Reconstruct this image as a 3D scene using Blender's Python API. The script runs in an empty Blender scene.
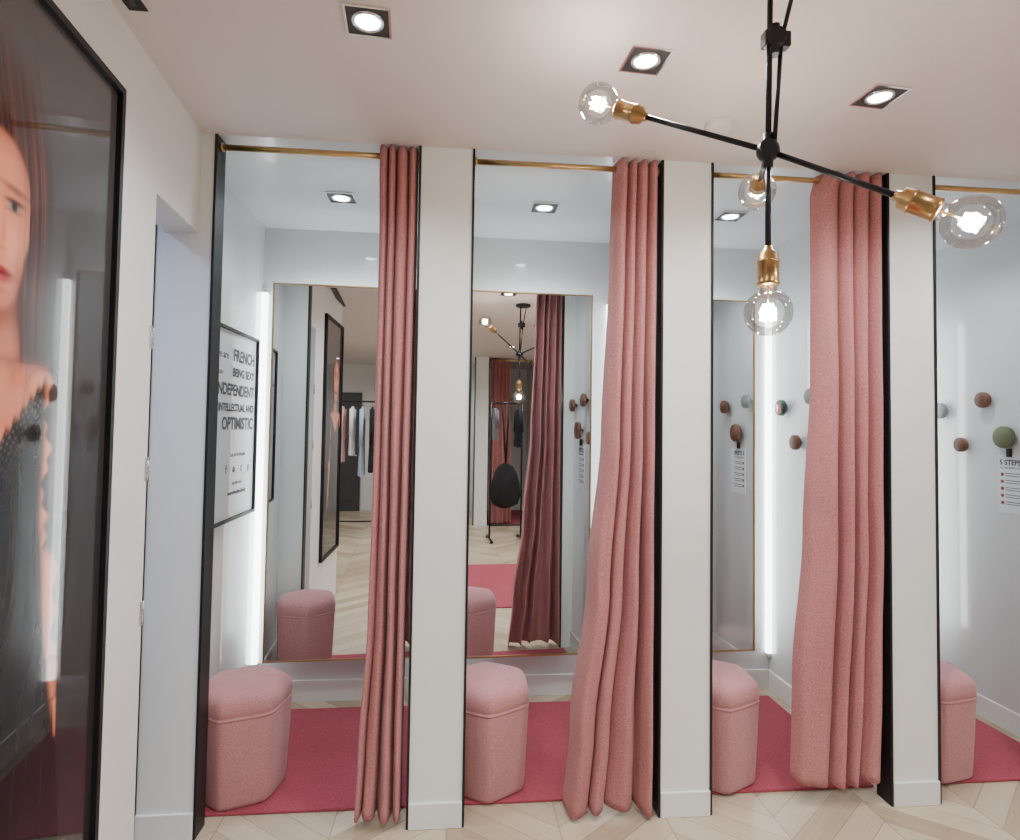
import bpy, bmesh, math, random
import numpy as np
from mathutils import Vector, Matrix
random.seed(4)
C = bpy.context
COL = C.scene.collection

# ------------------------------------------------------------------ materials
def new_mat(name):
    m = bpy.data.materials.new(name); m.use_nodes = True
    nt = m.node_tree
    return m, nt, nt.nodes['Principled BSDF']

def mat(name, col, rough=0.5, metal=0.0, coat=0.0, coat_r=0.03, var=0.04, scale=8.0, bump=0.0, bscale=200.0,
        emis=None, estr=0.0, spec=0.5, sheen=0.0, ior=1.5, coat_ior=1.5):
    m, nt, b = new_mat(name)
    N = nt.nodes; L = nt.links
    b.inputs['Roughness'].default_value = rough
    b.inputs['Metallic'].default_value = metal
    b.inputs['IOR'].default_value = ior
    b.inputs['Specular IOR Level'].default_value = spec
    b.inputs['Coat Weight'].default_value = coat
    b.inputs['Coat Roughness'].default_value = coat_r
    b.inputs['Coat IOR'].default_value = coat_ior
    b.inputs['Sheen Weight'].default_value = sheen
    tc = N.new('ShaderNodeTexCoord')
    no = N.new('ShaderNodeTexNoise'); no.inputs['Scale'].default_value = scale; no.inputs['Detail'].default_value = 4
    L.new(tc.outputs['Object'], no.inputs['Vector'])
    r = N.new('ShaderNodeValToRGB')
    r.color_ramp.elements[0].position = 0.3; r.color_ramp.elements[1].position = 0.7
    r.color_ramp.elements[0].color = [c*(1-var) for c in col]+[1]
    r.color_ramp.elements[1].color = [min(1, c*(1+var)) for c in col]+[1]
    L.new(no.outputs['Fac'], r.inputs['Fac']); L.new(r.outputs['Color'], b.inputs['Base Color'])
    if bump > 0:
        n2 = N.new('ShaderNodeTexNoise'); n2.inputs['Scale'].default_value = bscale; n2.inputs['Detail'].default_value = 3
        L.new(tc.outputs['Object'], n2.inputs['Vector'])
        bp = N.new('ShaderNodeBump'); bp.inputs['Strength'].default_value = bump; bp.inputs['Distance'].default_value = 0.004
        L.new(n2.outputs['Fac'], bp.inputs['Height']); L.new(bp.outputs['Normal'], b.inputs['Normal'])
    if emis:
        b.inputs['Emission Color'].default_value = list(emis)+[1]
        b.inputs['Emission Strength'].default_value = estr
    return m

def fabric(name, col, scale=260.0, var=0.22, bump=0.35, sheen=0.25):
    m, nt, b = new_mat(name); N = nt.nodes; L = nt.links
    b.inputs['Roughness'].default_value = 0.9
    b.inputs['Sheen Weight'].default_value = sheen
    b.inputs['Specular IOR Level'].default_value = 0.15
    tc = N.new('ShaderNodeTexCoord')
    a = N.new('ShaderNodeTexNoise'); a.inputs['Scale'].default_value = scale; a.inputs['Detail'].default_value = 2
    c = N.new('ShaderNodeTexNoise'); c.inputs['Scale'].default_value = 5; c.inputs['Detail'].default_value = 3
    L.new(tc.outputs['Object'], a.inputs['Vector']); L.new(tc.outputs['Object'], c.inputs['Vector'])
    mx = N.new('ShaderNodeMath'); mx.operation = 'MULTIPLY_ADD'; mx.inputs[1].default_value = 0.2
    L.new(c.outputs['Fac'], mx.inputs[0]); L.new(a.outputs['Fac'], mx.inputs[2])
    r = N.new('ShaderNodeValToRGB')
    r.color_ramp.elements[0].position = 0.42; r.color_ramp.elements[1].position = 0.78
    r.color_ramp.elements[0].color = [x*(1-var) for x in col]+[1]
    r.color_ramp.elements[1].color = [min(1, x*(1+var)+0.02) for x in col]+[1]
    L.new(mx.outputs[0], r.inputs['Fac']); L.new(r.outputs['Color'], b.inputs['Base Color'])
    bp = N.new('ShaderNodeBump'); bp.inputs['Strength'].default_value = bump; bp.inputs['Distance'].default_value = 0.003
    L.new(a.outputs['Fac'], bp.inputs['Height']); L.new(bp.outputs['Normal'], b.inputs['Normal'])
    return m

def chevron_floor():
    m, nt, b = new_mat('oak_chevron'); N = nt.nodes; L = nt.links
    def M(op, a, bb=None):
        n = N.new('ShaderNodeMath'); n.operation = op
        for i, v in enumerate((a, bb)):
            if v is None: continue
            if isinstance(v, (int, float)): n.inputs[i].default_value = v
            else: L.new(v, n.inputs[i])
        return n.outputs[0]
    g = N.new('ShaderNodeNewGeometry'); s = N.new('ShaderNodeSeparateXYZ'); L.new(g.outputs['Position'], s.inputs[0])
    X, Y = s.outputs[0], s.outputs[1]
    W = 0.42; Hh = 0.13
    pp = M('PINGPONG', X, W)
    v = M('ADD', Y, M('MULTIPLY', pp, 0.8))
    idx = M('FLOOR', M('DIVIDE', v, Hh)); ci = M('FLOOR', M('DIVIDE', X, W))
    cb = N.new('ShaderNodeCombineXYZ'); L.new(idx, cb.inputs[0]); L.new(ci, cb.inputs[1])
    wn = N.new('ShaderNodeTexWhiteNoise'); wn.noise_dimensions = '2D'; L.new(cb.outputs[0], wn.inputs['Vector'])
    c2 = N.new('ShaderNodeCombineXYZ')
    L.new(M('MULTIPLY', X, 3.0), c2.inputs[0]); L.new(M('MULTIPLY', v, 40.0), c2.inputs[1])
    L.new(M('MULTIPLY', wn.outputs['Value'], 9.0), c2.inputs[2])
    gn = N.new('ShaderNodeTexNoise'); gn.inputs['Scale'].default_value = 1.5; gn.inputs['Detail'].default_value = 4
    L.new(c2.outputs[0], gn.inputs['Vector'])
    f = M('ADD', M('MULTIPLY', wn.outputs['Value'], 0.6), M('MULTIPLY', gn.outputs['Fac'], 0.4))
    r = N.new('ShaderNodeValToRGB')
    r.color_ramp.elements[0].position = 0.1; r.color_ramp.elements[1].position = 0.9
    r.color_ramp.elements[0].color = (0.35, 0.26, 0.165, 1); r.color_ramp.elements[1].color = (0.63, 0.53, 0.40, 1)
    L.new(f, r.inputs['Fac'])
    g1 = M('LESS_THAN', M('FRACT', M('DIVIDE', v, Hh)), 0.03)
    g2 = M('LESS_THAN', M('FRACT', M('DIVIDE', X, W)), 0.010)
    gap = M('MAXIMUM', g1, g2)
    mx = N.new('ShaderNodeMix'); mx.data_type = 'RGBA'
    L.new(M('MULTIPLY', gap, 0.6), mx.inputs['Factor']); L.new(r.outputs['Color'], mx.inputs['A'])
    mx.inputs['B'].default_value = (0.15, 0.10, 0.06, 1)
    L.new(mx.outputs['Result'], b.inputs['Base Color'])
    b.inputs['Roughness'].default_value = 0.38
    return m

def thin_glass():
    m = bpy.data.materials.new('bulb_glass'); m.use_nodes = True
    nt = m.node_tree; N = nt.nodes; L = nt.links; N.clear()
    o = N.new('ShaderNodeOutputMaterial'); t = N.new('ShaderNodeBsdfTransparent'); g = N.new('ShaderNodeBsdfGlossy')
    g.inputs['Roughness'].default_value = 0.02
    lw = N.new('ShaderNodeLayerWeight'); lw.inputs['Blend'].default_value = 0.35
    mp = N.new('ShaderNodeMath'); mp.operation = 'MULTIPLY_ADD'; mp.inputs[1].default_value = 0.65; mp.inputs[2].default_value = 0.05
    L.new(lw.outputs['Fresnel'], mp.inputs[0])
    t.inputs['Color'].default_value = (0.96, 0.96, 0.96, 1)
    mx = N.new('ShaderNodeMixShader')
    L.new(mp.outputs[0], mx.inputs[0]); L.new(t.outputs[0], mx.inputs[1]); L.new(g.outputs[0], mx.inputs[2])
    L.new(mx.outputs[0], o.inputs[0])
    return m

M_wall = mat('white_paint', (0.79, 0.78, 0.755), 0.5, var=0.015, scale=2, bump=0.03, bscale=300)
M_cap = mat('white_end_panel', (0.80, 0.82, 0.79), 0.35, var=0.015, scale=2)
M_cwall = mat('fitting_wall_lacquer', (0.65, 0.68, 0.69), 0.3, var=0.015, scale=2, coat=1.0, coat_r=0.03)
M_ceil = mat('ceiling_paint', (0.72, 0.66, 0.63), 0.6, var=0.015, scale=1.5)
M_cceil = mat('fitting_ceiling_light_tint', (0.69, 0.73, 0.76), 0.3, var=0.015, scale=1.5, coat=0.3)  # same ceiling as outside, with the bluish cubicle light put into its colour
M_base = mat('skirting_gloss', (0.78, 0.80, 0.78), 0.3, var=0.01)
M_black = mat('black_metal', (0.010, 0.010, 0.012), 0.45, var=0.1, spec=0.35)
M_satinblack = mat('black_lamp_metal', (0.012, 0.014, 0.018), 0.35, metal=0.3, var=0.1)
M_gold = mat('brushed_brass', (0.60, 0.42, 0.20), 0.28, metal=1, var=0.06, scale=30)
M_brass = mat('aged_brass', (0.42, 0.26, 0.115), 0.3, metal=1, var=0.1, scale=25)
M_silver = mat('chrome', (0.8, 0.8, 0.8), 0.12, metal=1, var=0.02)
M_mirror = mat('mirror_silvering', (0.86, 0.88, 0.87), 0.0, metal=1, var=0.0)
M_curt = fabric('curtain_wool_pink', (0.46, 0.19, 0.185), scale=230, sheen=0.10, var=0.20, bump=0.5)
M_pouf = fabric('pouf_felt_pink', (0.50, 0.225, 0.23), scale=260, var=0.18, bump=0.4)
M_carpet = fabric('carpet_pile_rose', (0.35, 0.055, 0.082), scale=320, bump=0.8, sheen=0.06)
M_floor = chevron_floor()
M_glass = thin_glass()
M_fil = mat('filament_glow', (1, 0.9, 0.75), 0.5, emis=(1.0, 0.90, 0.75), estr=90)
M_led = mat('led_strip_glow', (1, 1, 1), 0.5, emis=(0.97, 0.99, 1.0), estr=7)
M_lamp = mat('downlight_glow', (1, 1, 1), 0.5, emis=(0.92, 0.96, 1.0), estr=22)
M_darkrec = mat('downlight_recess', (0.03, 0.03, 0.032), 0.4)
M_walnut = mat('walnut', (0.14, 0.058, 0.032), 0.4, var=0.3, scale=25)
M_olive = mat('olive_disc', (0.12, 0.14, 0.065), 0.5)
M_sage = mat('pale_sage_disc', (0.22, 0.27, 0.26), 0.5)
M_green = mat('painted_disc_green', (0.015, 0.05, 0.04), 0.4)
M_redart = mat('painted_disc_red', (0.40, 0.03, 0.025), 0.4)
M_paper = mat('paper_white', (0.72, 0.75, 0.78), 0.5, var=0.01)
M_printpaper = mat('print_paper', (0.58, 0.61, 0.62), 0.35, var=0.01, coat=0.8, coat_r=0.02)
M_ink = mat('ink_grey', (0.03, 0.035, 0.045), 0.5)
M_inkpink = mat('ink_pink', (0.25, 0.04, 0.03), 0.5)
M_blackcloth = fabric('black_cloth', (0.012, 0.012, 0.014), sheen=0.0)
M_bluecloth = fabric('pale_blue_cloth', (0.36, 0.47, 0.60))
M_whitecloth = fabric('white_cloth', (0.72, 0.72, 0.72))
M_pinkcloth = fabric('pink_cloth', (0.62, 0.33, 0.33))
M_greycloth = fabric('grey_cloth', (0.12, 0.12, 0.14))
M_door = mat('shop_door_dark', (0.05, 0.05, 0.055), 0.4)

def poster_mat():
    m, nt, b = new_mat('poster_print'); N = nt.nodes; L = nt.links
    a = N.new('ShaderNodeAttribute'); a.attribute_name = 'ink'; a.attribute_type = 'GEOMETRY'
    n = N.new('ShaderNodeTexNoise'); n.inputs['Scale'].default_value = 900
    mx = N.new('ShaderNodeMix'); mx.data_type = 'RGBA'; mx.blend_type = 'MULTIPLY'; mx.inputs['Factor'].default_value = 0.2
    L.new(a.outputs['Color'], mx.inputs['A']); L.new(n.outputs['Color'], mx.inputs['B'])
    L.new(mx.outputs['Result'], b.inputs['Base Color'])
    b.inputs['Roughness'].default_value = 0.5; b.inputs['Specular IOR Level'].default_value = 0.1
    b.inputs['Coat Weight'].default_value = 1; b.inputs['Coat Roughness'].default_value = 0.01; b.inputs['Coat IOR'].default_value = 1.52
    return m
M_poster = poster_mat()

# ------------------------------------------------------------------ builder
class B:
    def __init__(s, name, mats):
        s.name = name; s.mats = mats; s.bm = bmesh.new()
    def _fin(s, verts, mi, smooth=False):
        fs = set()
        for v in verts: fs.update(v.link_faces)
        for f in fs: f.material_index = mi; f.smooth = smooth
    def box(s, x0, x1, y0, y1, z0, z1, mi=0, bevel=0):
        r = bmesh.ops.create_cube(s.bm, size=1)
        vs = r['verts']
        c = Vector(((x0+x1)/2, (y0+y1)/2, (z0+z1)/2))
        for v in vs:
            v.co = Vector((v.co.x*(x1-x0), v.co.y*(y1-y0), v.co.z*(z1-z0)))+c
        s._fin(vs, mi)
        if bevel:
            es = set()
            for v in vs: es.update(v.link_edges)
            bmesh.ops.bevel(s.bm, geom=list(es), offset=bevel, segments=2, affect='EDGES', profile=0.5)
        return vs
    def cyl(s, p0, p1, r0, r1=None, mi=0, seg=24, smooth=True):
        p0 = Vector(p0); p1 = Vector(p1); r1 = r0 if r1 is None else r1
        d = p1-p0; L = d.length
        q = d.to_track_quat('Z', 'Y').to_matrix().to_4x4()
        mt = Matrix.Translation((p0+p1)/2) @ q
        r = bmesh.ops.create_cone(s.bm, cap_ends=True, segments=seg, radius1=r0, radius2=r1, depth=L, matrix=mt)
        s._fin(r['verts'], mi, False)
        if smooth:
            fs = set()
            for v in r['verts']: fs.update(v.link_faces)
            for f in fs:
                if len(f.verts) == 4: f.smooth = True
    def sph(s, c, r, mi=0, sc=(1, 1, 1), seg=24):
        mt = Matrix.Translation(c) @ Matrix.Diagonal((sc[0], sc[1], sc[2], 1))
        q = bmesh.ops.create_uvsphere(s.bm, u_segments=seg, v_segments=seg//2, radius=r, matrix=mt)
        s._fin(q['verts'], mi, True)
    def rev(s, p0, axis, prof, mi=0, seg=28):
        p0 = Vector(p0); a = Vector(axis).normalized()
        q = a.to_track_quat('Z', 'Y').to_matrix()
        rings = []
        for t, r in prof:
            ring = []
            for i in range(seg):
                an = 2*math.pi*i/seg
                ring.append(s.bm.verts.new(p0 + a*t + q @ Vector((math.cos(an)*r, math.sin(an)*r, 0))))
            rings.append(ring)
        for k in range(len(rings)-1):
            for i in range(seg):
                j = (i+1) % seg
                f = s.bm.faces.new((rings[k][i], rings[k][j], rings[k+1][j], rings[k+1][i]))
                f.material_index = mi; f.smooth = True
    def poly(s, pts, mi=0):
        vs = [s.bm.verts.new(p) for p in pts]
        f = s.bm.faces.new(vs); f.material_index = mi
        return f
    def done(s, parent=None):
        me = bpy.data.meshes.new(s.name); s.bm.to_mesh(me); s.bm.free()
        for m in s.mats: me.materials.append(m)
        o = bpy.data.objects.new(s.name, me); COL.objects.link(o)
        if parent: o.parent = parent
        return o

def empty(name, loc=(0, 0, 0)):
    e = bpy.data.objects.new(name, None); e.empty_display_size = 0.1; COL.objects.link(e)
    return e

def simple(name, x0, x1, y0, y1, z0, z1, m, bevel=0):
    b = B(name, [m]); b.box(x0, x1, y0, y1, z0, z1, bevel=bevel); return b.done()

def lamp(name, kind, loc, energy, col, parent=None, size=0.04, **k):
    d = bpy.data.lights.new(name, kind); d.energy = energy; d.color = col
    if kind in ('POINT', 'SPOT'): d.shadow_soft_size = size
    if kind == 'SPOT': d.spot_size = math.radians(k.get('ang', 150)); d.spot_blend = k.get('blend', 1.0)
    o = bpy.data.objects.new(name, d); o.location = loc; COL.objects.link(o)
    if parent: o.parent = parent
    return o

# ------------------------------------------------------------------ dimensions
FL = 0.03            # floor level
H = 2.60; FY = 2.30; BY = 3.38; CW = 0.215; CD = 0.075; MY = 3.22
caps = [-1.0, -0.04, 0.92, 1.88, 2.84]
RX0, RX1, RY0 = -2.3, 3.5, -4.4

simple('floor', RX0-0.1, RX1+0.1, RY0-0.1, BY+0.1, -0.1, FL, M_floor)
simple('ceiling', RX0-0.1, RX1+0.1, RY0-0.1, FY, H, H+0.1, M_ceil)
simple('ceiling_fitting_rooms', RX0-0.1, RX1+0.1, FY, BY+0.1, H, H+0.1, M_cceil)
simple('wall_back', RX0-0.1, RX1+0.1, BY, BY+0.1, FL, H, M_cwall)
simple('wall_right', RX1, RX1+0.1, RY0, BY, FL, H, M_wall)
simple('wall_front', RX0-0.1, RX1+0.1, RY0-0.1, RY0, FL, H, M_wall)
simple('wall_far_left', RX0-0.1, RX0, RY0, BY, FL, H, M_wall)

def wx(y): return -0.766-0.08*y
def wall_seg(name, y0, y1, z0, z1, m, th=0.12):
    b = B(name, [m])
    P = [(wx(y0), y0), (wx(y1), y1), (wx(y1)-th, y1), (wx(y0)-th, y0)]
    lo = [b.bm.verts.new((x, y, z0)) for x, y in P]; hi = [b.bm.verts.new((x, y, z1)) for x, y in P]
    b.bm.faces.new(lo); b.bm.faces.new(hi)
    for i in range(4):
        j = (i+1) % 4; b.bm.faces.new((lo[i], lo[j], hi[j], hi[i]))
    bmesh.ops.recalc_face_normals(b.bm, faces=b.bm.faces[:])
    return b.done()
wall_seg('wall_left', 0.93, 1.915, FL, H, M_wall)
wall_seg('wall_left_header', 1.915, FY, 2.225, H, M_wall)
simple('wall_left_return', RX0, wx(0.9)-0.12, 0.96, 1.06, FL, H, M_wall)
hb = B('door_hinge', [M_silver])
for z in (0.95, 1.38, 1.78):
    hb.box(wx(1.908)-0.004, wx(1.908)+0.002, 1.898, 1.915, z-0.035, z+0.035)
    hb.cyl((wx(1.908)+0.000, 1.918, z-0.035), (wx(1.908)+0.000, 1.918, z+0.035), 0.005)
hb.done()

for i, cx in enumerate(caps):
    b = B('partition_end_panel', [M_cap, M_black, M_base])
    x0 = cx-CW/2; x1 = cx+CW/2
    b.box(x0+0.009, x1-0.009, FY, FY+CD, FL, H, 0)
    b.box(x1-0.009, x1, FY-0.006, FY+CD+0.004, FL, H, 1)
    b.box(x0, x0+0.009, FY-0.006, FY+CD+0.004, FL, H, 1)
    b.box(x0+0.009, x1-0.009, FY-0.012, FY, FL, 0.125, 2, bevel=0.003)
    if i == 0:
        b.box(-1.6, x0, FY, FY+CD, FL, H, 0)
        b.box(-1.6, x0, FY-0.012, FY, FL, 0.125, 2)
    b.done()
    dx = -0.07 if i == 0 else 0
    w = B('wall_partition_%d' % (i+1), [M_cwall]); w.box(cx+dx-0.022, cx+dx+0.022, FY+CD, BY, FL, H); w.done()
    if i:
        s_ = B('baseboard_partition_%d' % (2*i), [M_base]); s_.box(cx-0.034, cx-0.022, FY+CD, BY, FL, 0.14, bevel=0.003); s_.done()
    if i < 4:
        s_ = B('baseboard_partition_%d' % (2*i+1), [M_base]); s_.box(cx+dx+0.022, cx+dx+0.034, FY+CD, BY, FL, 0.14, bevel=0.003); s_.done()
        l = caps[i]+dx+0.034; r = caps[i+1]-0.034
        s_ = B('baseboard_back_%d' % (i+1), [M_base]); s_.box(l, r, BY-0.014, BY, FL, 0.145, bevel=0.003); s_.done()

# ------------------------------------------------------------------ per cubicle
mir = [(-0.945, -0.17), (0.06, 0.755), (1.0, 1.69), (1.96, 2.65)]
Z0, Z1 = 0.305, 2.258
for i in range(4):
    a, c = mir[i]; mc = (a+c)/2; hw = (c-a)/2
    b = B('backlit_mirror', [M_mirror, M_gold, M_wall, M_led])
    b.box(-hw+0.007, hw-0.007, 0, 0.01, Z0+0.007, Z1-0.007, 0)
    for (x0, x1, z0, z1) in ((-hw, -hw+0.007, Z0, Z1), (hw-0.007, hw, Z0, Z1), (-hw+0.007, hw-0.007, Z0, Z0+0.007), (-hw+0.007, hw-0.007, Z1-0.007, Z1)):
        b.box(x0, x1, -0.006, 0.014, z0, z1, 1)
    dp = BY-MY-0.013
    b.box(-hw+0.06, hw-0.06, 0.014, dp, Z0+0.06, Z1-0.06, 2)
    b.box(-hw+0.045, -hw+0.06, 0.05, dp-0.03, Z0+0.08, Z1-0.08, 3)
    b.box(hw-0.06, hw-0.045, 0.05, dp-0.03, Z0+0.08, Z1-0.08, 3)
    b.box(-hw+0.08, hw-0.08, 0.05, dp-0.03, Z1-0.06, Z1-0.045, 3)
    mo = b.done(); mo.location = (mc, MY, 0); mo.rotation_euler[2] = math.radians(2.1)
    L_ = caps[i]+(-0.07 if i == 0 else 0)+0.023; R_ = caps[i+1]-0.023
    for xx, sgn in ((L_, 1), (R_, -1)):
        cl = B('led_light_line', [M_led, M_silver])
        x0, x1 = sorted((xx, xx+sgn*0.026))
        cl.box(x0, x1, BY-0.026, BY-0.001, 0.24, Z1-0.02, 0)
        cl.box(x0, x1, BY-0.027, BY-0.001, 0.22, 0.24, 1); cl.box(x0, x1, BY-0.027, BY-0.001, Z1-0.02, Z1, 1)
        cl.done()
    x0 = caps[i]+CW/2; x1 = caps[i+1]-CW/2
    r = B('curtain_rod', [M_gold])
    r.cyl((x0, 2.335, 2.568), (x1, 2.335, 2.568), 0.0115)
    r.cyl((x0, 2.335, 2.568), (x0+0.008, 2.335, 2.568), 0.017); r.cyl((x1-0.008, 2.335, 2.568), (x1, 2.335, 2.568), 0.017)
    r.done()
    cp = B('carpet', [M_carpet])
    cp.box(caps[i]+(-0.07 if i == 0 else 0)+0.045, caps[i+1]-0.09, 2.42, 3.27, FL+0.0005, FL+0.012, bevel=0.004)
    cp.done()

# curtains --------------------------------------------------------
def lerp_tab(tab, z):
    for k in range(len(tab)-1):
        z0, v0 = tab[k]; z1, v1 = tab[k+1]
        if z <= z1 or k == len(tab)-2:
            t = max(0, min(1, (z-z0)/(z1-z0))); t = t*t*(3-2*t)
            return v0+(v1-v0)*t
def curtain(ltab, rtab, zb, zt, wts, seed, yc=2.322, amp=0.042):
    rnd = random.Random(seed)
    n = len(wts); NU = 36*n; NV = 90
    tb = [w*rnd.uniform(0.5, 1.6) for w in wts]
    amps = [rnd.uniform(0.65, 1.15) for _ in range(n+1)]
    ampt = [rnd.uniform(0.55, 0.9) for _ in range(n+1)]
    lean = [rnd.uniform(-0.8, 0.8) for _ in range(n+1)]
    zs_ = [rnd.uniform(0, 6) for _ in range(n+1)]
    bm = bmesh.new(); grid = []
    for j in range(NV+1):
        z = zb+(zt-zb)*j/NV
        fz = 1-j/NV
        l = lerp_tab(ltab, z); r = lerp_tab(rtab, z)
        ww = [(wts[k]*(1-fz)+tb[k]*fz)*(1+0.2*math.sin(1.9*z+zs_[k])*fz) for k in range(n)]; tot = sum(ww); cum = [0]
        for w in ww: cum.append(cum[-1]+w/tot)
        row = []
        for k in range(n):
            for q in range(36 + (1 if k == n-1 else 0)):
                f = q/36
                sft = f+0.10*lean[k]*math.sin(2*math.pi*f)*fz
                s = math.cos(2*math.pi*sft)
                s = s if s < 0 else s*1.25
                def am(kk): return (amps[kk]*fz+ampt[kk]*(1-fz))*(1+0.25*math.sin(2.4*z+zs_[kk])*fz)
                a = (1-f)*am(k)+f*am(k+1)
                sub = 0.30*math.sin(4*math.pi*f+lean[k]*5+1.3*z)*min(1, fz*1.5)*(1 if k % 2 == 0 else 0.6)
                y = yc+amp*a*(s+sub)
                y += 0.003*math.sin(11*z+3*zs_[k]+9*f)*fz*math.sin(math.pi*f)
                x = l+(r-l)*(cum[k]+(cum[k+1]-cum[k])*f)
                x -= (r-l)*(cum[k+1]-cum[k])*0.13*math.sin(2*math.pi*f)
                hem = max(0, 1-(z-zb)/0.25)**2
                zz = z+hem*(0.004*math.cos(2*math.pi*f)+0.008*math.sin(1.3*(k+f)+seed))
                row.append(bm.verts.new((x, y, zz)))
        grid.append(row)
    for j in range(NV):
        for i in range(len(grid[0])-1):
            f = bm.faces.new((grid[j][i], grid[j][i+1], grid[j+1][i+1], grid[j+1][i])); f.smooth = True
    me = bpy.data.meshes.new('curtain'); bm.to_mesh(me); bm.free(); me.materials.append(M_curt)
    o = bpy.data.objects.new('curtain', me); COL.objects.link(o)
    s = o.modifiers.new('thick', 'SOLIDIFY'); s.thickness = 0.006; s.offset = 0
    return o
curtain([(0, -0.340), (0.3, -0.330), (0.8, -0.305), (1.3, -0.298), (2.2, -0.296), (2.6, -0.302)], [(0, -0.172), (2.6, -0.155)], 0.075, 2.594, [1, 0.8, 1.3, 0.9], 1)
curtain([(0, 0.455), (0.35, 0.485), (0.9, 0.55), (1.5, 0.598), (2.2, 0.622), (2.6, 0.632)], [(0, 0.803), (2.6, 0.803)], 0.055, 2.594, [1.3, 0.9, 1.2, 0.9], 5, amp=0.048)
curtain([(0, 1.385), (0.5, 1.40), (1.1, 1.445), (1.8, 1.475), (2.50, 1.478), (2.594, 1.50)], [(0, 1.762), (2.6, 1.762)], 0.125, 2.594, [1.8, 1.0, 1.2, 0.9], 9, amp=0.045)
curtain([(0, 2.46), (2.6, 2.53)], [(0, 2.722), (2.6, 2.722)], 0.10, 2.594, [1, 1, 1, 1], 12)

# poufs ------------------------------------------------------------
def pouf(x, y, rot):
    ap = 0.170; seg = 96; kz = 0.88
    prof = [(0.0, 0.0), (0.0, 0.85), (0.006, 0.89), (0.022, 0.91), (0.20, 0.955), (0.375, 0.990), (0.381, 0.988), (0.3845, 0.978), (0.388, 1.002), (0.392, 1.008),
            (0.396, 1.002), (0.3995, 0.980), (0.405, 0.995), (0.425, 1.005), (0.442, 1.0), (0.458, 0.982), (0.472, 0.945), (0.484, 0.87), (0.492, 0.76), (0.499, 0.55), (0.503, 0.3), (0.504, 0.0)]
    bm = bmesh.new(); rings = []
    for z, s in prof:
        z *= kz
        if s == 0: rings.append([bm.verts.new((0, 0, z))]); continue
        ring = []
        for i in range(seg):
            a = 2*math.pi*i/seg
            m = (a % (math.pi/3))-math.pi/6
            rr = ap/math.cos(m)
            # rounded corners
            lim = ap*1.112
            rr = -math.log(math.exp(-rr*160)+math.exp(-lim*160))/160
            ring.append(bm.verts.new((math.cos(a)*rr*s, math.sin(a)*rr*s, z)))
        rings.append(ring)
    for k in range(len(rings)-1):
        A, D = rings[k], rings[k+1]
        for i in range(seg):
            j = (i+1) % seg
            if len(A) == 1: f = bm.faces.new((A[0], D[j], D[i]))
            elif len(D) == 1: f = bm.faces.new((A[i], A[j], D[0]))
            else: f = bm.faces.new((A[i], A[j], D[j], D[i]))
            f.smooth = True
    me = bpy.data.meshes.new('pouf'); bm.to_mesh(me); bm.free(); me.materials.append(M_pouf)
    o = bpy.data.objects.new('pouf', me); COL.objects.link(o)
    o.location = (x, y, FL+0.0125); o.rotation_euler[2] = math.radians(rot)
    return o
pouf(-0.832, 2.59, 20)
pouf(0.165, 2.57, 30)
pouf(1.150, 2.56, 26)
pouf(2.140, 2.56, 12)

# wall hooks + notices -------------------------------------------
def hook(x, y, z, r, m, art=False):
    b = B('wall_hook', [m, M_black, M_redart, M_paper])
    b.cyl((x-0.0005, y, z), (x-0.022, y, z), 0.011, mi=1)
    b.rev((x-0.02, y, z), (-1, 0, 0), [(0, 0), (0, r*0.96), (0.003, r), (0.020, r), (0.024, r*0.95), (0.024, 0)], 0)
    if art:
        b.poly([(x-0.0445, y+r*0.1, z-r*0.8), (x-0.0445, y-r*0.5, z-r*0.6), (x-0.0445, y-r*0.35, z+r*0.3), (x-0.0445, y, z+r*0.75), (x-0.0445, y+r*0.25, z)], 2)
        b.poly([(x-0.0446, y+r*0.3, z-r*0.7), (x-0.0446, y+r*0.1, z+r*0.2), (x-0.0446, y+r*0.6, z+r*0.6), (x-0.0446, y+r*0.8, z)], 3)
    b.done()
def text(s, size, M3, loc, m, parent, align='LEFT', name='lettering', bold=0.0):
    cu = bpy.data.curves.new(name, 'FONT'); cu.body = s; cu.size = size; cu.align_x = align
    cu.materials.append(m); cu.extrude = 0.0002; cu.offset = bold
    o = bpy.data.objects.new(name, cu); COL.objects.link(o)
    o.matrix_world = Matrix.Translation(loc) @ M3.to_4x4(); o.parent = parent
    return o
FACE_PX = Matrix(((0, 0, 1), (1, 0, 0), (0, 1, 0)))
FACE_NX = Matrix(((0, 0, -1), (-1, 0, 0), (0, 1, 0)))
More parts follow.
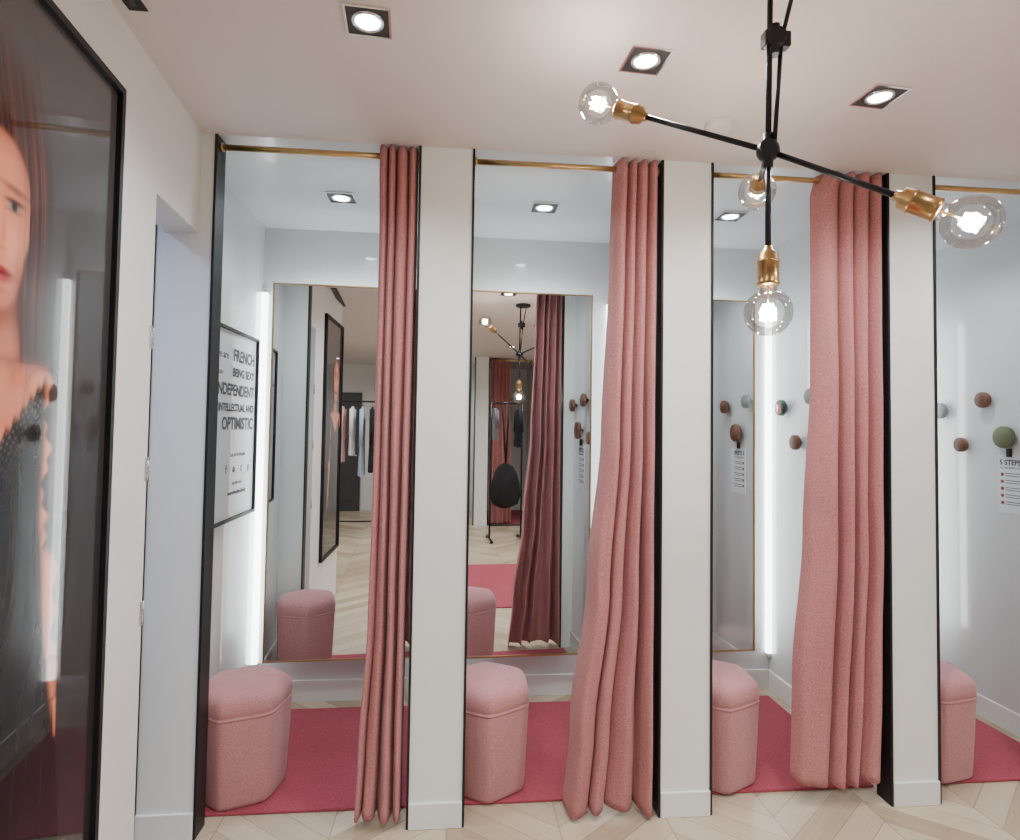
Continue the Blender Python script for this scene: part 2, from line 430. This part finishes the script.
for i in range(4):
    xw = caps[i+1]-0.022
    dy = -0.22 if i == 1 else 0
    hook(xw, 3.20+dy, 1.655, 0.045, {2: M_green, 3: M_sage}.get(i, M_walnut), art=(i == 2))
    hook(xw, 3.06+dy, 1.465, 0.040, M_walnut)
    hook(xw, 2.92+dy, 1.705, 0.042, M_sage if i == 2 else M_walnut)
    hook(xw, 2.80+dy, 1.51, 0.056, M_olive if i == 3 else M_walnut)
    hook(xw, 2.66+dy, 1.68, 0.042, M_walnut)
    n = empty('fitting_notice')
    b = B('sheet', [M_paper, M_ink, M_inkpink, M_black])
    b.box(xw-0.003, xw-0.0005, 2.70+dy, 2.865+dy, 1.125, 1.42, 0)
    b.box(xw-0.016, xw-0.003, 2.785+dy, 2.805+dy, 1.41, 1.453, 3)
    for k in range(5):
        z = 1.32-0.036*k
        b.cyl((xw-0.0045, 2.84+dy, z), (xw-0.003, 2.84+dy, z), 0.009, mi=2, seg=16)
        for q in range(2):
            b.box(xw-0.004, xw-0.003, 2.735+0.012*q+dy, 2.822+dy, z+0.004-0.012*q, z+0.0075-0.012*q, 1)
    b.done(n)
    text('5 STEPS', 0.036, FACE_NX, (xw-0.004, 2.855+dy, 1.37), M_ink, n, bold=0.0008)
    text('TO THE PERFECT FIT', 0.013, FACE_NX, (xw-0.004, 2.855+dy, 1.349), M_ink, n)

# framed typographic print --------
xl = -1.07+0.022+0.0005
fp = empty('framed_typographic_print')
b = B('frame', [M_black, M_printpaper])
y0, y1, z0, z1 = 2.66, 3.27, 1.065, 1.965
b.box(xl, xl+0.01, y0, y1, z0, z1, 1)
for (a0, a1, c0, c1) in ((y0, y0+0.014, z0, z1), (y1-0.014, y1, z0, z1), (y0+0.014, y1-0.014, z0, z0+0.014), (y0+0.014, y1-0.014, z1-0.014, z1)):
    b.box(xl, xl+0.024, a0, a1, c0, c1, 0)
b.done(fp)
rows = [('we are', 'FRENCH', 1.82, .052, .078), ('we celebrate', 'BEING SEXY', 1.745, .034, .056), ('', 'INDEPENDENT', 1.655, .0, .074),
        ('', 'INTELLECTUAL AND', 1.58, .0, .050), ('', 'OPTIMISTIC', 1.495, .0, .080)]
for t1, t2, z, s1, s2 in rows:
    text(t2, s2, FACE_PX, (xl+0.011, 3.232, z), M_ink, fp, 'RIGHT', bold=0.0026 if s2 > .07 else 0.0018)
    if t1:
        text(t1, s1, FACE_PX, (xl+0.011, 3.232-len(t2)*s2*0.72-0.02, z), M_ink, fp, 'RIGHT')
text('Let us be friends', .030, FACE_PX, (xl+0.011, 3.03, 1.365), M_ink, fp, 'CENTER')
for k, ch in enumerate('fotp'):
    text(ch, .055, FACE_PX, (xl+0.011, 2.88+0.10*k, 1.29), M_ink, fp, 'CENTER', bold=0.001)
text('on the web', .028, FACE_PX, (xl+0.011, 3.03, 1.23), M_ink, fp, 'CENTER')
text('wearefrenchandlovely', .028, FACE_PX, (xl+0.011, 3.03, 1.185), M_ink, fp, 'CENTER', bold=0.0006)

# big fashion poster ------------------------------
big = empty('framed_fashion_poster')
def W(y, z, d): return (wx(y)+d, y, z)
PY0, PY1, PZ0, PZ1 = 0.97, 1.640, 0.46, 2.394
def wbox(b, ya, yb, za, zb, d0, d1, mi):
    lo = [b.bm.verts.new(W(y, z, d)) for y, z, d in ((ya, za, d0), (yb, za, d0), (yb, za, d1), (ya, za, d1))]
    hi = [b.bm.verts.new(W(y, z, d)) for y, z, d in ((ya, zb, d0), (yb, zb, d0), (yb, zb, d1), (ya, zb, d1))]
    fs = [b.bm.faces.new(lo), b.bm.faces.new(hi)]
    for i in range(4):
        j = (i+1) % 4; fs.append(b.bm.faces.new((lo[i], lo[j], hi[j], hi[i])))
    for f in fs: f.material_index = mi
b = B('frame', [M_black])
wbox(b, PY0+0.015, PY1-0.015, PZ0+0.015, PZ1-0.015, 0.001, 0.010, 0)
for (ya, yb, za, zb) in ((PY0, PY0+0.018, PZ0, PZ1), (PY1-0.018, PY1, PZ0, PZ1), (PY0+0.018, PY1-0.018, PZ0, PZ0+0.018), (PY0+0.018, PY1-0.018, PZ1-0.018, PZ1)):
    wbox(b, ya, yb, za, zb, 0.001, 0.026, 0)
bmesh.ops.recalc_face_normals(b.bm, faces=b.bm.faces[:])
b.done(big)
NY, NZ = 260, 640
ys = np.linspace(PY0+0.017, PY1-0.017, NY); zs = np.linspace(PZ0+0.017, PZ1-0.017, NZ)
Yp, Zg = np.meshgrid(ys, zs)
Yg = Yp-0.022
def sg(x): return 1/(1+np.exp(-np.clip(x, -40, 40)))
def ell(cy, cz, a, bb, soft=0.06, rot=0.0):
    c, s = math.cos(rot), math.sin(rot)
    dy = (Yg-cy)*c+(Zg-cz)*s; dz = -(Yg-cy)*s+(Zg-cz)*c
    return sg((1-(dy/a)**2-(dz/bb)**2)/soft)
def caps_(p, q, r0, r1, soft=0.12):
    py, pz = p; qy, qz = q
    vy, vz = qy-py, qz-pz
    t = np.clip(((Yg-py)*vy+(Zg-pz)*vz)/(vy*vy+vz*vz), 0, 1)
    d = np.hypot(Yg-py-t*vy, Zg-pz-t*vz); r = r0+(r1-r0)*t
    h = np.sqrt(np.clip(1-(d/r)**2, 0, 1))
    return sg((1-d/r)/soft*1.2), h
def ga(cy, cz, a, bb): return np.exp(-((Yg-cy)/a)**2-((Zg-cz)/bb)**2)
ink = np.zeros((NZ, NY, 3))
g = (Zg-PZ0)/(PZ1-PZ0)
ink[:] = np.array((0.030, 0.026, 0.027)); ink += (0.045*g**2)[..., None]*np.array((1, 0.88, 0.86))
def put(m, colr):
    global ink
    colr = np.asarray(colr)
    ink = ink*(1-m[..., None])+colr*m[..., None]
SK = np.array((0.98, 0.34, 0.19)); SD = np.array((0.16, 0.028, 0.014))
def skin(h): return SD+(SK-SD)*(np.clip(h, 0, 1)**0.85)[..., None]
rng = np.random.RandomState(3)
def streaks(freq, wav):
    base = rng.rand(2048)
    u = (Yg+wav*np.sin(3.2*Zg)+wav*0.4*np.sin(8*Zg+1))*freq*60
    i0 = np.floor(u).astype(int) % 2048; i1 = (i0+1) % 2048; t = u-np.floor(u)
    return base[i0]*(1-t)+base[i1]*t
st = 0.6*streaks(2.0, 0.05)+0.4*streaks(6.0, 0.05)
sheen_ = 0.35+0.65*ga(1.25, 2.02, 0.06, 0.10)+0.4*ga(1.27, 1.78, 0.05, 0.08)
hairc = np.array((0.016, 0.004, 0.003))+(0.30*st**2*sheen_)[..., None]*np.array((1, 0.24, 0.09))
put(ell(1.15, 1.98, 0.170, 0.25, 0.16), hairc)
put(caps_((1.26, 2.0), (1.285, 1.66), 0.050, 0.028, 0.5)[0], hairc)
put(caps_((1.04, 2.0), (1.05, 1.62), 0.055, 0.04, 0.3)[0], hairc)
m, h = caps_((1.17, 1.78), (1.19, 1.56), 0.062, 0.072); put(m, skin(h*0.65-0.5*ga(1.17, 1.73, 0.08, 0.04)))
m, h = caps_((1.04, 1.56), (1.31, 1.575), 0.075, 0.062); put(m, skin(0.05+h*0.85-0.25*ga(1.22, 1.60, 0.02, 0.05)))
put(ell(1.17, 1.42, 0.15, 0.2), skin(0.75+0*Yg))
m, h = caps_((1.325, 1.57), (1.385, 1.26), 0.058, 0.044); put(m, skin(0.08+h))
m, h = caps_((1.385, 1.27), (1.395, 0.98), 0.044, 0.028); put(m, skin(0.08+h))
m, h = caps_((1.395, 0.97), (1.395, 0.90), 0.034, 0.030); put(m, skin(h))
for dy, L_, in ((-0.026, .07), (-0.010, .085), (0.006, .08), (0.021, .065)):
    m, h = caps_((1.397+dy, 0.90), (1.397+dy*1.2, 0.89-L_), 0.009, 0.006, 0.4); put(m, skin(h))
m, h = caps_((1.365, 0.95), (1.345, 0.88), 0.010, 0.007, 0.4); put(m, skin(h))
# face, modelled with soft shading
fm = np.clip(ell(1.165, 1.93, 0.106, 0.135, 0.05)+ell(1.165, 1.85, 0.082, 0.128, 0.05), 0, 1)
hh = np.sqrt(np.clip(1-((Yg-1.160)/0.118)**2-((Zg-1.89)/0.185)**2, 0, 1))
light = 0.12+0.80*hh-1.2*np.clip(Yg-1.20, 0, 1)+0.22*ga(1.21, 1.86, 0.025, 0.03)+0.20*ga(1.167, 1.88, 0.008, 0.05)+0.15*ga(1.17, 2.01, 0.05, 0.03)
light -= 0.35*ga(1.122, 1.94, 0.030, 0.022)+0.35*ga(1.212, 1.94, 0.030, 0.022)+0.22*ga(1.184, 1.88, 0.008, 0.03)+0.35*ga(1.167, 1.846, 0.02, 0.006)
light -= 0.25*ga(1.170, 1.766, 0.028, 0.008)+0.25*ga(1.235, 1.80, 0.018, 0.05)
light += 0.18*ga(1.17, 1.745, 0.02, 0.014)
put(fm, skin(light))
def dark(m, k, c=(0.15, 0.04, 0.03)): put(m*k, c)
for cy in (1.122, 1.212):
    put(ell(cy, 1.932, 0.021, 0.0085, 0.3)*0.85, (0.30, 0.25, 0.23)); put(ell(cy, 1.933, 0.0090, 0.0090, 0.3), (0.02, 0.012, 0.01))
    dark(ell(cy, 1.942, 0.026, 0.0050, 0.5), 0.95, (0.008, 0.005, 0.005))
    dark(ell(cy, 1.923, 0.022, 0.0025, 0.6), 0.5, (0.03, 0.01, 0.008))
    dark(ell(cy, 1.966, 0.032, 0.006, 0.7, 0.1 if cy < 1.16 else -0.1), 0.75, (0.03, 0.01, 0.007))
lip = np.clip(ell(1.170, 1.793, 0.044, 0.012, 0.35)+ell(1.158, 1.802, 0.024, 0.008, 0.4)+ell(1.182, 1.802, 0.024, 0.008, 0.4), 0, 1)
put(lip, (0.36, 0.02, 0.025)); dark(ell(1.170, 1.799, 0.040, 0.0022, 0.6), 0.9, (0.05, 0.005, 0.005))
put(ga(1.172, 1.789, 0.016, 0.004)*0.5, (0.75, 0.25, 0.22))
# loose strands of hair falling across temple and cheek edge
strand = sg((streaks(5.0, 0.05)-0.55)/0.05)*ga(1.262, 1.90, 0.020, 0.25)
put(np.clip(strand*1.2, 0, 1), hairc)
# black lace dress
neck = 1.46+0.9*np.abs(Yg-1.17)+0.006*np.sin(Yg*260)
dress = sg((neck-Zg)/0.004)*np.where(Zg < 1.62, 1, 0)
hwid = np.interp(Zg, [0.4, 0.8, 1.15, 1.3, 1.5, 1.62], [0.30, 0.25, 0.165, 0.155, 0.165, 0.16])
dress = dress*sg((hwid-np.abs(Yg-1.18))/0.004)
cell = np.sin(Yg*330+2*np.sin(Zg*60))*np.sin(Zg*300+2*np.sin(Yg*70))
nearneck = np.exp(-np.clip(neck-Zg, 0, 2)/0.04)
lacec = np.array((0.006, 0.006, 0.007))+(np.clip(cell-0.3, 0, 1)*0.35*nearneck)[..., None]*np.array((1, 0.40, 0.25))
fold = (0.010*streaks(1.2, 0.04))[..., None]
put(dress, lacec+fold)
sleeve = (caps_((1.345, 1.60), (1.395, 1.28), 0.060, 0.052)[0])*sg((Yg-1.350-0.012*np.sin(Zg*40)-0.006*np.sin(Zg*130))/0.002)
put(sleeve*0.97, (0.009, 0.009, 0.010))
sleeve = (caps_((1.40, 1.28), (1.415, 1.05), 0.042, 0.02)[0])*sg((Yg-1.402-0.008*np.sin(Zg*70))/0.002)
put(sleeve*0.97, (0.009, 0.009, 0.010))
ink = np.clip(ink, 0, 1)
me = bpy.data.meshes.new('printed_photograph')
vv = [W(float(Yp[r, c]), float(Zg[r, c]), 0.012) for r in range(NZ) for c in range(NY)]
ff = [(r*NY+c, r*NY+c+1, (r+1)*NY+c+1, (r+1)*NY+c) for r in range(NZ-1) for c in range(NY-1)]
me.from_pydata(vv, [], ff)
ca = me.color_attributes.new('ink', 'FLOAT_COLOR', 'POINT')
buf = np.ones((NZ*NY, 4), dtype=np.float32); buf[:, :3] = ink.reshape(-1, 3)
ca.data.foreach_set('color', buf.ravel())
me.materials.append(M_poster); me.update()
po = bpy.data.objects.new('printed_photograph', me); COL.objects.link(po); po.parent = big

# ------------------------------------------------------------------ downlights
def downlight(x, y, e, rot=0, ang=155, col=(0.975, 0.98, 1.0), s=0.066):
    b = B('recessed_downlight', [M_silver, M_darkrec, M_silver, M_lamp])
    o = s+0.006
    for (x0, x1, y0, y1) in ((-o, -s, -o, o), (s, o, -o, o), (-s, s, -o, -s), (-s, s, s, o)):
        b.box(x0, x1, y0, y1, -0.006, 0, 0)
    b.box(-s, s, -s, s, -0.003, 0, 1)
    b.rev((0, 0, -0.003), (0, 0, -1), [(0, s*0.78), (0.004, s*0.78), (0.006, s*0.72), (0.006, s*0.66), (0.002, s*0.60)], 2)
    b.cyl((0, 0, -0.003), (0, 0, -0.006), s*0.60, mi=3)
    ob = b.done(); ob.location = (x, y, H); ob.rotation_euler[2] = math.radians(rot)
    lamp('spot', 'SPOT', (0, 0, -0.03), e, col, ob, size=0.035, ang=ang)
for (x, y) in ((-0.245, 1.592), (0.54, 1.67), (1.34, 1.765), (2.2, 1.83)):
    downlight(x, y, 52, rot=4, s=0.055)
for (x, y) in ((-0.545, 2.868), (0.425, 2.864), (1.365, 2.856), (2.29, 2.85)):
    downlight(x, y, 31, col=(0.84, 0.93, 1.0), s=0.060)
for (x, y) in ((-1.4, -1.0), (-0.2, 0.3), (1.1, 0.3), (2.4, 0.3), (-0.2, -1.4), (1.1, -1.4), (2.4, -1.4), (-1.4, -3.2), (0.4, -3.3), (2.2, -3.3)):  # unseen downlights added behind the camera to fill the room with light
    downlight(x, y, 62, s=0.055)
downlight(-1.5, 1.7, 46, s=0.05, col=(0.42, 0.58, 1.0))

b = B('air_slot_diffuser', [M_black, M_darkrec]); b.box(-0.862, -0.815, 0.9, 1.62, H-0.004, H, 0)
b.box(-0.842, -0.832, 0.92, 1.60, H-0.007, H-0.004, 1); b.done()
b = B('smoke_detector', [M_ceil]); b.rev((0.915, 2.0, H), (0, 0, -1), [(0, 0.05), (0.008, 0.05), (0.02, 0.04), (0.024, 0.02), (0.024, 0)]); b.done()

# ------------------------------------------------------------------ chandelier
ch = empty('chandelier')
hub = Vector((0.706, 1.29, 2.162))
bL = Vector((0.370, 1.541, 2.386)); bR = Vector((1.02, 1.089, 1.943)); bB = Vector((0.706, 1.29, 1.79)); bK = Vector((0.880, 1.67, 2.228))
b = B('arms', [M_satinblack, M_brass])
g = B('bulbs', [M_glass, M_brass]); f = B('filaments', [M_fil, M_brass])
def arm(bulb):
    d = (bulb-hub).normalized()
    st = bulb-d*0.145
    b.cyl(hub, st, 0.0065)
    b.rev(st, d, [(-0.006, 0), (-0.006, 0.010), (0.004, 0.012), (0.010, 0.021), (0.026, 0.023), (0.027, 0.0245), (0.032, 0.0245), (0.033, 0.023),
                  (0.075, 0.023), (0.080, 0.025), (0.084, 0.022), (0.084, 0.0)], 1)
    R = 0.053
    base = bulb-d*0.066
    P = [(0.0, 0.0155), (0.008, 0.018)]
    for k in range(25):
        an = math.radians(158-k*158/24)
        P.append((0.066+R*math.cos(an), max(0.0003, R*math.sin(an))))
    g.rev(base, d, P, 0)
    f.cyl(base, bulb-d*0.02, 0.003, 0.002, mi=1)
    q = d.to_track_quat('Z', 'Y').to_matrix()
    for k in range(6):
        a1 = 2*math.pi*k/6
        p0 = bulb-d*0.018+q@Vector((math.cos(a1)*0.010, math.sin(a1)*0.010, 0))
        p1 = bulb+d*0.018+q@Vector((math.cos(a1+.5)*0.015, math.sin(a1+.5)*0.015, 0))
        f.cyl(p0, p1, 0.003, mi=0, seg=8)
    f.sph(bulb, 0.014, 0, seg=12)
    lamp('bulb_light', 'POINT', bulb, 9, (1.0, 0.90, 0.76), ch, size=0.02)
for q in (bL, bR, bB, bK): arm(q)
b.sph(hub, 0.026, 0)
vd = Vector((0.48, 0.86, 0))
b.cyl(hub-vd*0.032, hub+vd*0.032, 0.016)
b.cyl(hub+Vector((0, 0, -0.04)), hub+Vector((0, 0, 0.04)), 0.011)
b.cyl(hub, (hub.x+0.006, hub.y, H-0.02), 0.0065)
up = Vector((0.735, 1.285, 2.418))
top2 = Vector((0.768, 1.262, H-0.01))
b.cyl(hub+Vector((0.008, -0.012, 0)), up, 0.005); b.cyl(up, top2, 0.005)
b.cyl(up-vd*0.022+Vector((-.012, 0, 0)), up+vd*0.022+Vector((-.012, 0, 0)), 0.021)
b.box(up.x-0.044, up.x+0.018, up.y-0.014, up.y+0.014, up.z-0.018, up.z+0.018, 0, bevel=0.004)
b.cyl(up+Vector((-.016, 0, -0.035)), up+Vector((-.016, 0, 0.035)), 0.012)
b.rev((hub.x+0.03, hub.y-0.01, H), (0, 0, -1), [(0, 0.065), (0.018, 0.065), (0.024, 0.058), (0.026, 0)], 0)
b.done(ch); g.done(ch); f.done(ch)

# ------------------------------------------------------------------ room behind (seen in the mirrors)
fy = -2.7
for k, cx in enumerate((-0.18, 0.87, 1.92, 2.97)):
    b = B('partition_end_panel', [M_cap, M_black, M_base])
    b.box(cx-0.1, cx+0.1, fy-0.12, fy, FL, H, 0); b.box(cx-0.108, cx-0.1, fy-0.12, fy+0.006, FL, H, 1); b.box(cx+0.1, cx+0.108, fy-0.12, fy+0.006, FL, H, 1)
    b.box(cx-0.1, cx+0.1, fy, fy+0.012, FL, 0.12, 2)
    b.done()
    simple('wall_partition_%d' % (6+k), cx-0.02, cx+0.02, RY0, fy-0.12, FL, H, M_cwall)
for l, sd in ((1.0, 21), (2.1, 23)):
    curtain([(0, l), (2.58, l+0.02)], [(0, l+0.34), (2.58, l+0.30)], 0.06, 2.585, [1, 1, 1, 1, 1], sd, yc=fy-0.06)
for cx in (0.87, 1.92):
    r = B('curtain_rod', [M_gold]); r.cyl((cx+0.108, fy-0.06, 2.565), (cx+0.942, fy-0.06, 2.565), 0.012); r.done()
    simple('carpet', cx+0.12, cx+0.93, RY0+0.1, fy-0.13, FL+0.0005, FL+0.012, M_carpet)
simple('rug', 0.25, 1.5, -0.1, 1.45, FL+0.0005, FL+0.012, M_carpet, bevel=0.004)
db = B('door_1', [M_door, M_silver]); db.box(-2.0, -1.05, RY0+0.002, RY0+0.05, FL, 2.1, 0, bevel=0.004)
for x0 in (-1.92, -1.5):
    db.box(x0, x0+0.36, RY0+0.05, RY0+0.056, 0.2, 0.95, 0, bevel=0.002); db.box(x0, x0+0.36, RY0+0.05, RY0+0.056, 1.05, 1.95, 0, bevel=0.002)
db.cyl((-1.12, RY0+0.05, 1.0), (-1.12, RY0+0.11, 1.0), 0.012, mi=1); db.cyl((-1.12, RY0+0.10, 1.0), (-1.24, RY0+0.10, 1.0), 0.010, mi=1); db.done()

def rack(cx, cy, w, axis, garments, hz=1.55, bag=False):
    e = empty('clothes_rack')
    b = B('rack_frame', [M_black])
    def P(t, s, z): return (cx+t, cy+s, z) if axis == 'x' else (cx+s, cy+t, z)
    for t in (-w/2, w/2):
        b.cyl(P(t, 0, FL+0.04), P(t, 0, hz), 0.012)
        b.cyl(P(t, -0.22, FL+0.035), P(t, 0.22, FL+0.035), 0.012)
        for s in (-0.22, 0.22): b.sph(P(t, s, FL+0.02), 0.02)
    b.cyl(P(-w/2, 0, hz), P(w/2, 0, hz), 0.012); b.cyl(P(-w/2, 0, 0.23), P(w/2, 0, 0.23), 0.01)
    b.done(e)
    for k, (m, ln) in enumerate(garments):
        t = -w/2+0.05+(w-0.10)*k/(max(1, len(garments)-1))
        c = B('hanging_garment', [m, M_black])
        c.cyl(P(t, 0, hz), P(t, 0, hz-0.07), 0.002, mi=1, seg=6)
        rings = []
        prof = [(0.07, 0.03, 0.012), (0.085, 0.10, 0.016), (0.11, 0.19, 0.02), (0.2, 0.21, 0.025), (0.45, 0.17, 0.03), (0.7, 0.19, 0.035), (1.0, 0.22, 0.04)]
        for d, hw, th in prof:
            zz = hz-0.07-(d-0.07)*ln
            ring = []
            for i in range(24):
                a = 2*math.pi*i/24
                rip = 1+0.25*math.sin(5*a+k)*min(1, d)
                ring.append(c.bm.verts.new(P(t+math.sin(a)*th*rip, math.cos(a)*hw, zz)))
            rings.append(ring)
        for q in range(len(rings)-1):
            for i in range(24):
                j = (i+1) % 24
                ff = c.bm.faces.new((rings[q][i], rings[q][j], rings[q+1][j], rings[q+1][i])); ff.smooth = True
        for s in (-1, 1):
            c.cyl(P(t, s*0.18, hz-0.11), P(t, s*0.25, hz-0.11-0.5*ln), 0.028, 0.022, mi=0, seg=12)
        c.done(e)
    if bag:
        # slouchy black bag hung by a long strap from the rail
        c = B('hanging_bag', [M_blackcloth])
        rings = []
        for d, hw, th in ((0.0, 0.03, 0.03), (0.04, 0.10, 0.06), (0.12, 0.15, 0.09), (0.26, 0.19, 0.12), (0.42, 0.20, 0.13), (0.52, 0.17, 0.11), (0.57, 0.06, 0.05), (0.575, 0.001, 0.001)):
            rings.append([c.bm.verts.new((cx-0.02+math.cos(2*math.pi*i/24)*hw, cy+0.10+math.sin(2*math.pi*i/24)*th, 1.05-d+0.01*math.sin(3*i))) for i in range(24)])
        for q in range(len(rings)-1):
            for i in range(24):
                j = (i+1) % 24
                ff = c.bm.faces.new((rings[q][i], rings[q][j], rings[q+1][j], rings[q+1][i])); ff.smooth = True
        c.cyl((cx-0.02, cy+0.10, 1.03), (cx-0.06, cy, hz), 0.012); c.cyl((cx-0.02, cy+0.10, 1.03), (cx+0.03, cy, hz), 0.012)
        c.done(e)
    return e
rack(-0.98, -1.9, 0.62, 'x', [(M_whitecloth, 0.75), (M_pinkcloth, 0.8), (M_whitecloth, 0.7), (M_bluecloth, 1.0), (M_blackcloth, 0.95)], hz=1.85)
rack(1.06, -1.5, 0.42, 'x', [(M_greycloth, 0.45), (M_blackcloth, 0.55)], hz=1.85, bag=True)

# ------------------------------------------------------------------ world + camera
w = bpy.data.worlds.new('World'); C.scene.world = w; w.use_nodes = True
w.node_tree.nodes['Background'].inputs['Color'].default_value = (0.6, 0.65, 0.7, 1)
w.node_tree.nodes['Background'].inputs['Strength'].default_value = 0.3

cam = bpy.data.cameras.new('camera'); co = bpy.data.objects.new('camera', cam); COL.objects.link(co)
cam.sensor_width = 36; cam.lens = 600/1020*36; cam.shift_y = -13/1020; cam.clip_start = 0.02
th = math.radians(5.4); pt = math.radians(2.0); ro = math.radians(0.85)
fwd = Vector((math.sin(th)*math.cos(pt), math.cos(th)*math.cos(pt), math.sin(pt)))
right = Vector((math.cos(th), -math.sin(th), 0)); up_ = right.cross(fwd)
r2 = right*math.cos(ro)+up_*math.sin(ro); u2 = up_*math.cos(ro)-right*math.sin(ro)
mt = Matrix((r2, u2, -fwd)).transposed().to_4x4(); mt.translation = (0, 0, 1.52)
co.matrix_world = mt
C.scene.camera = co
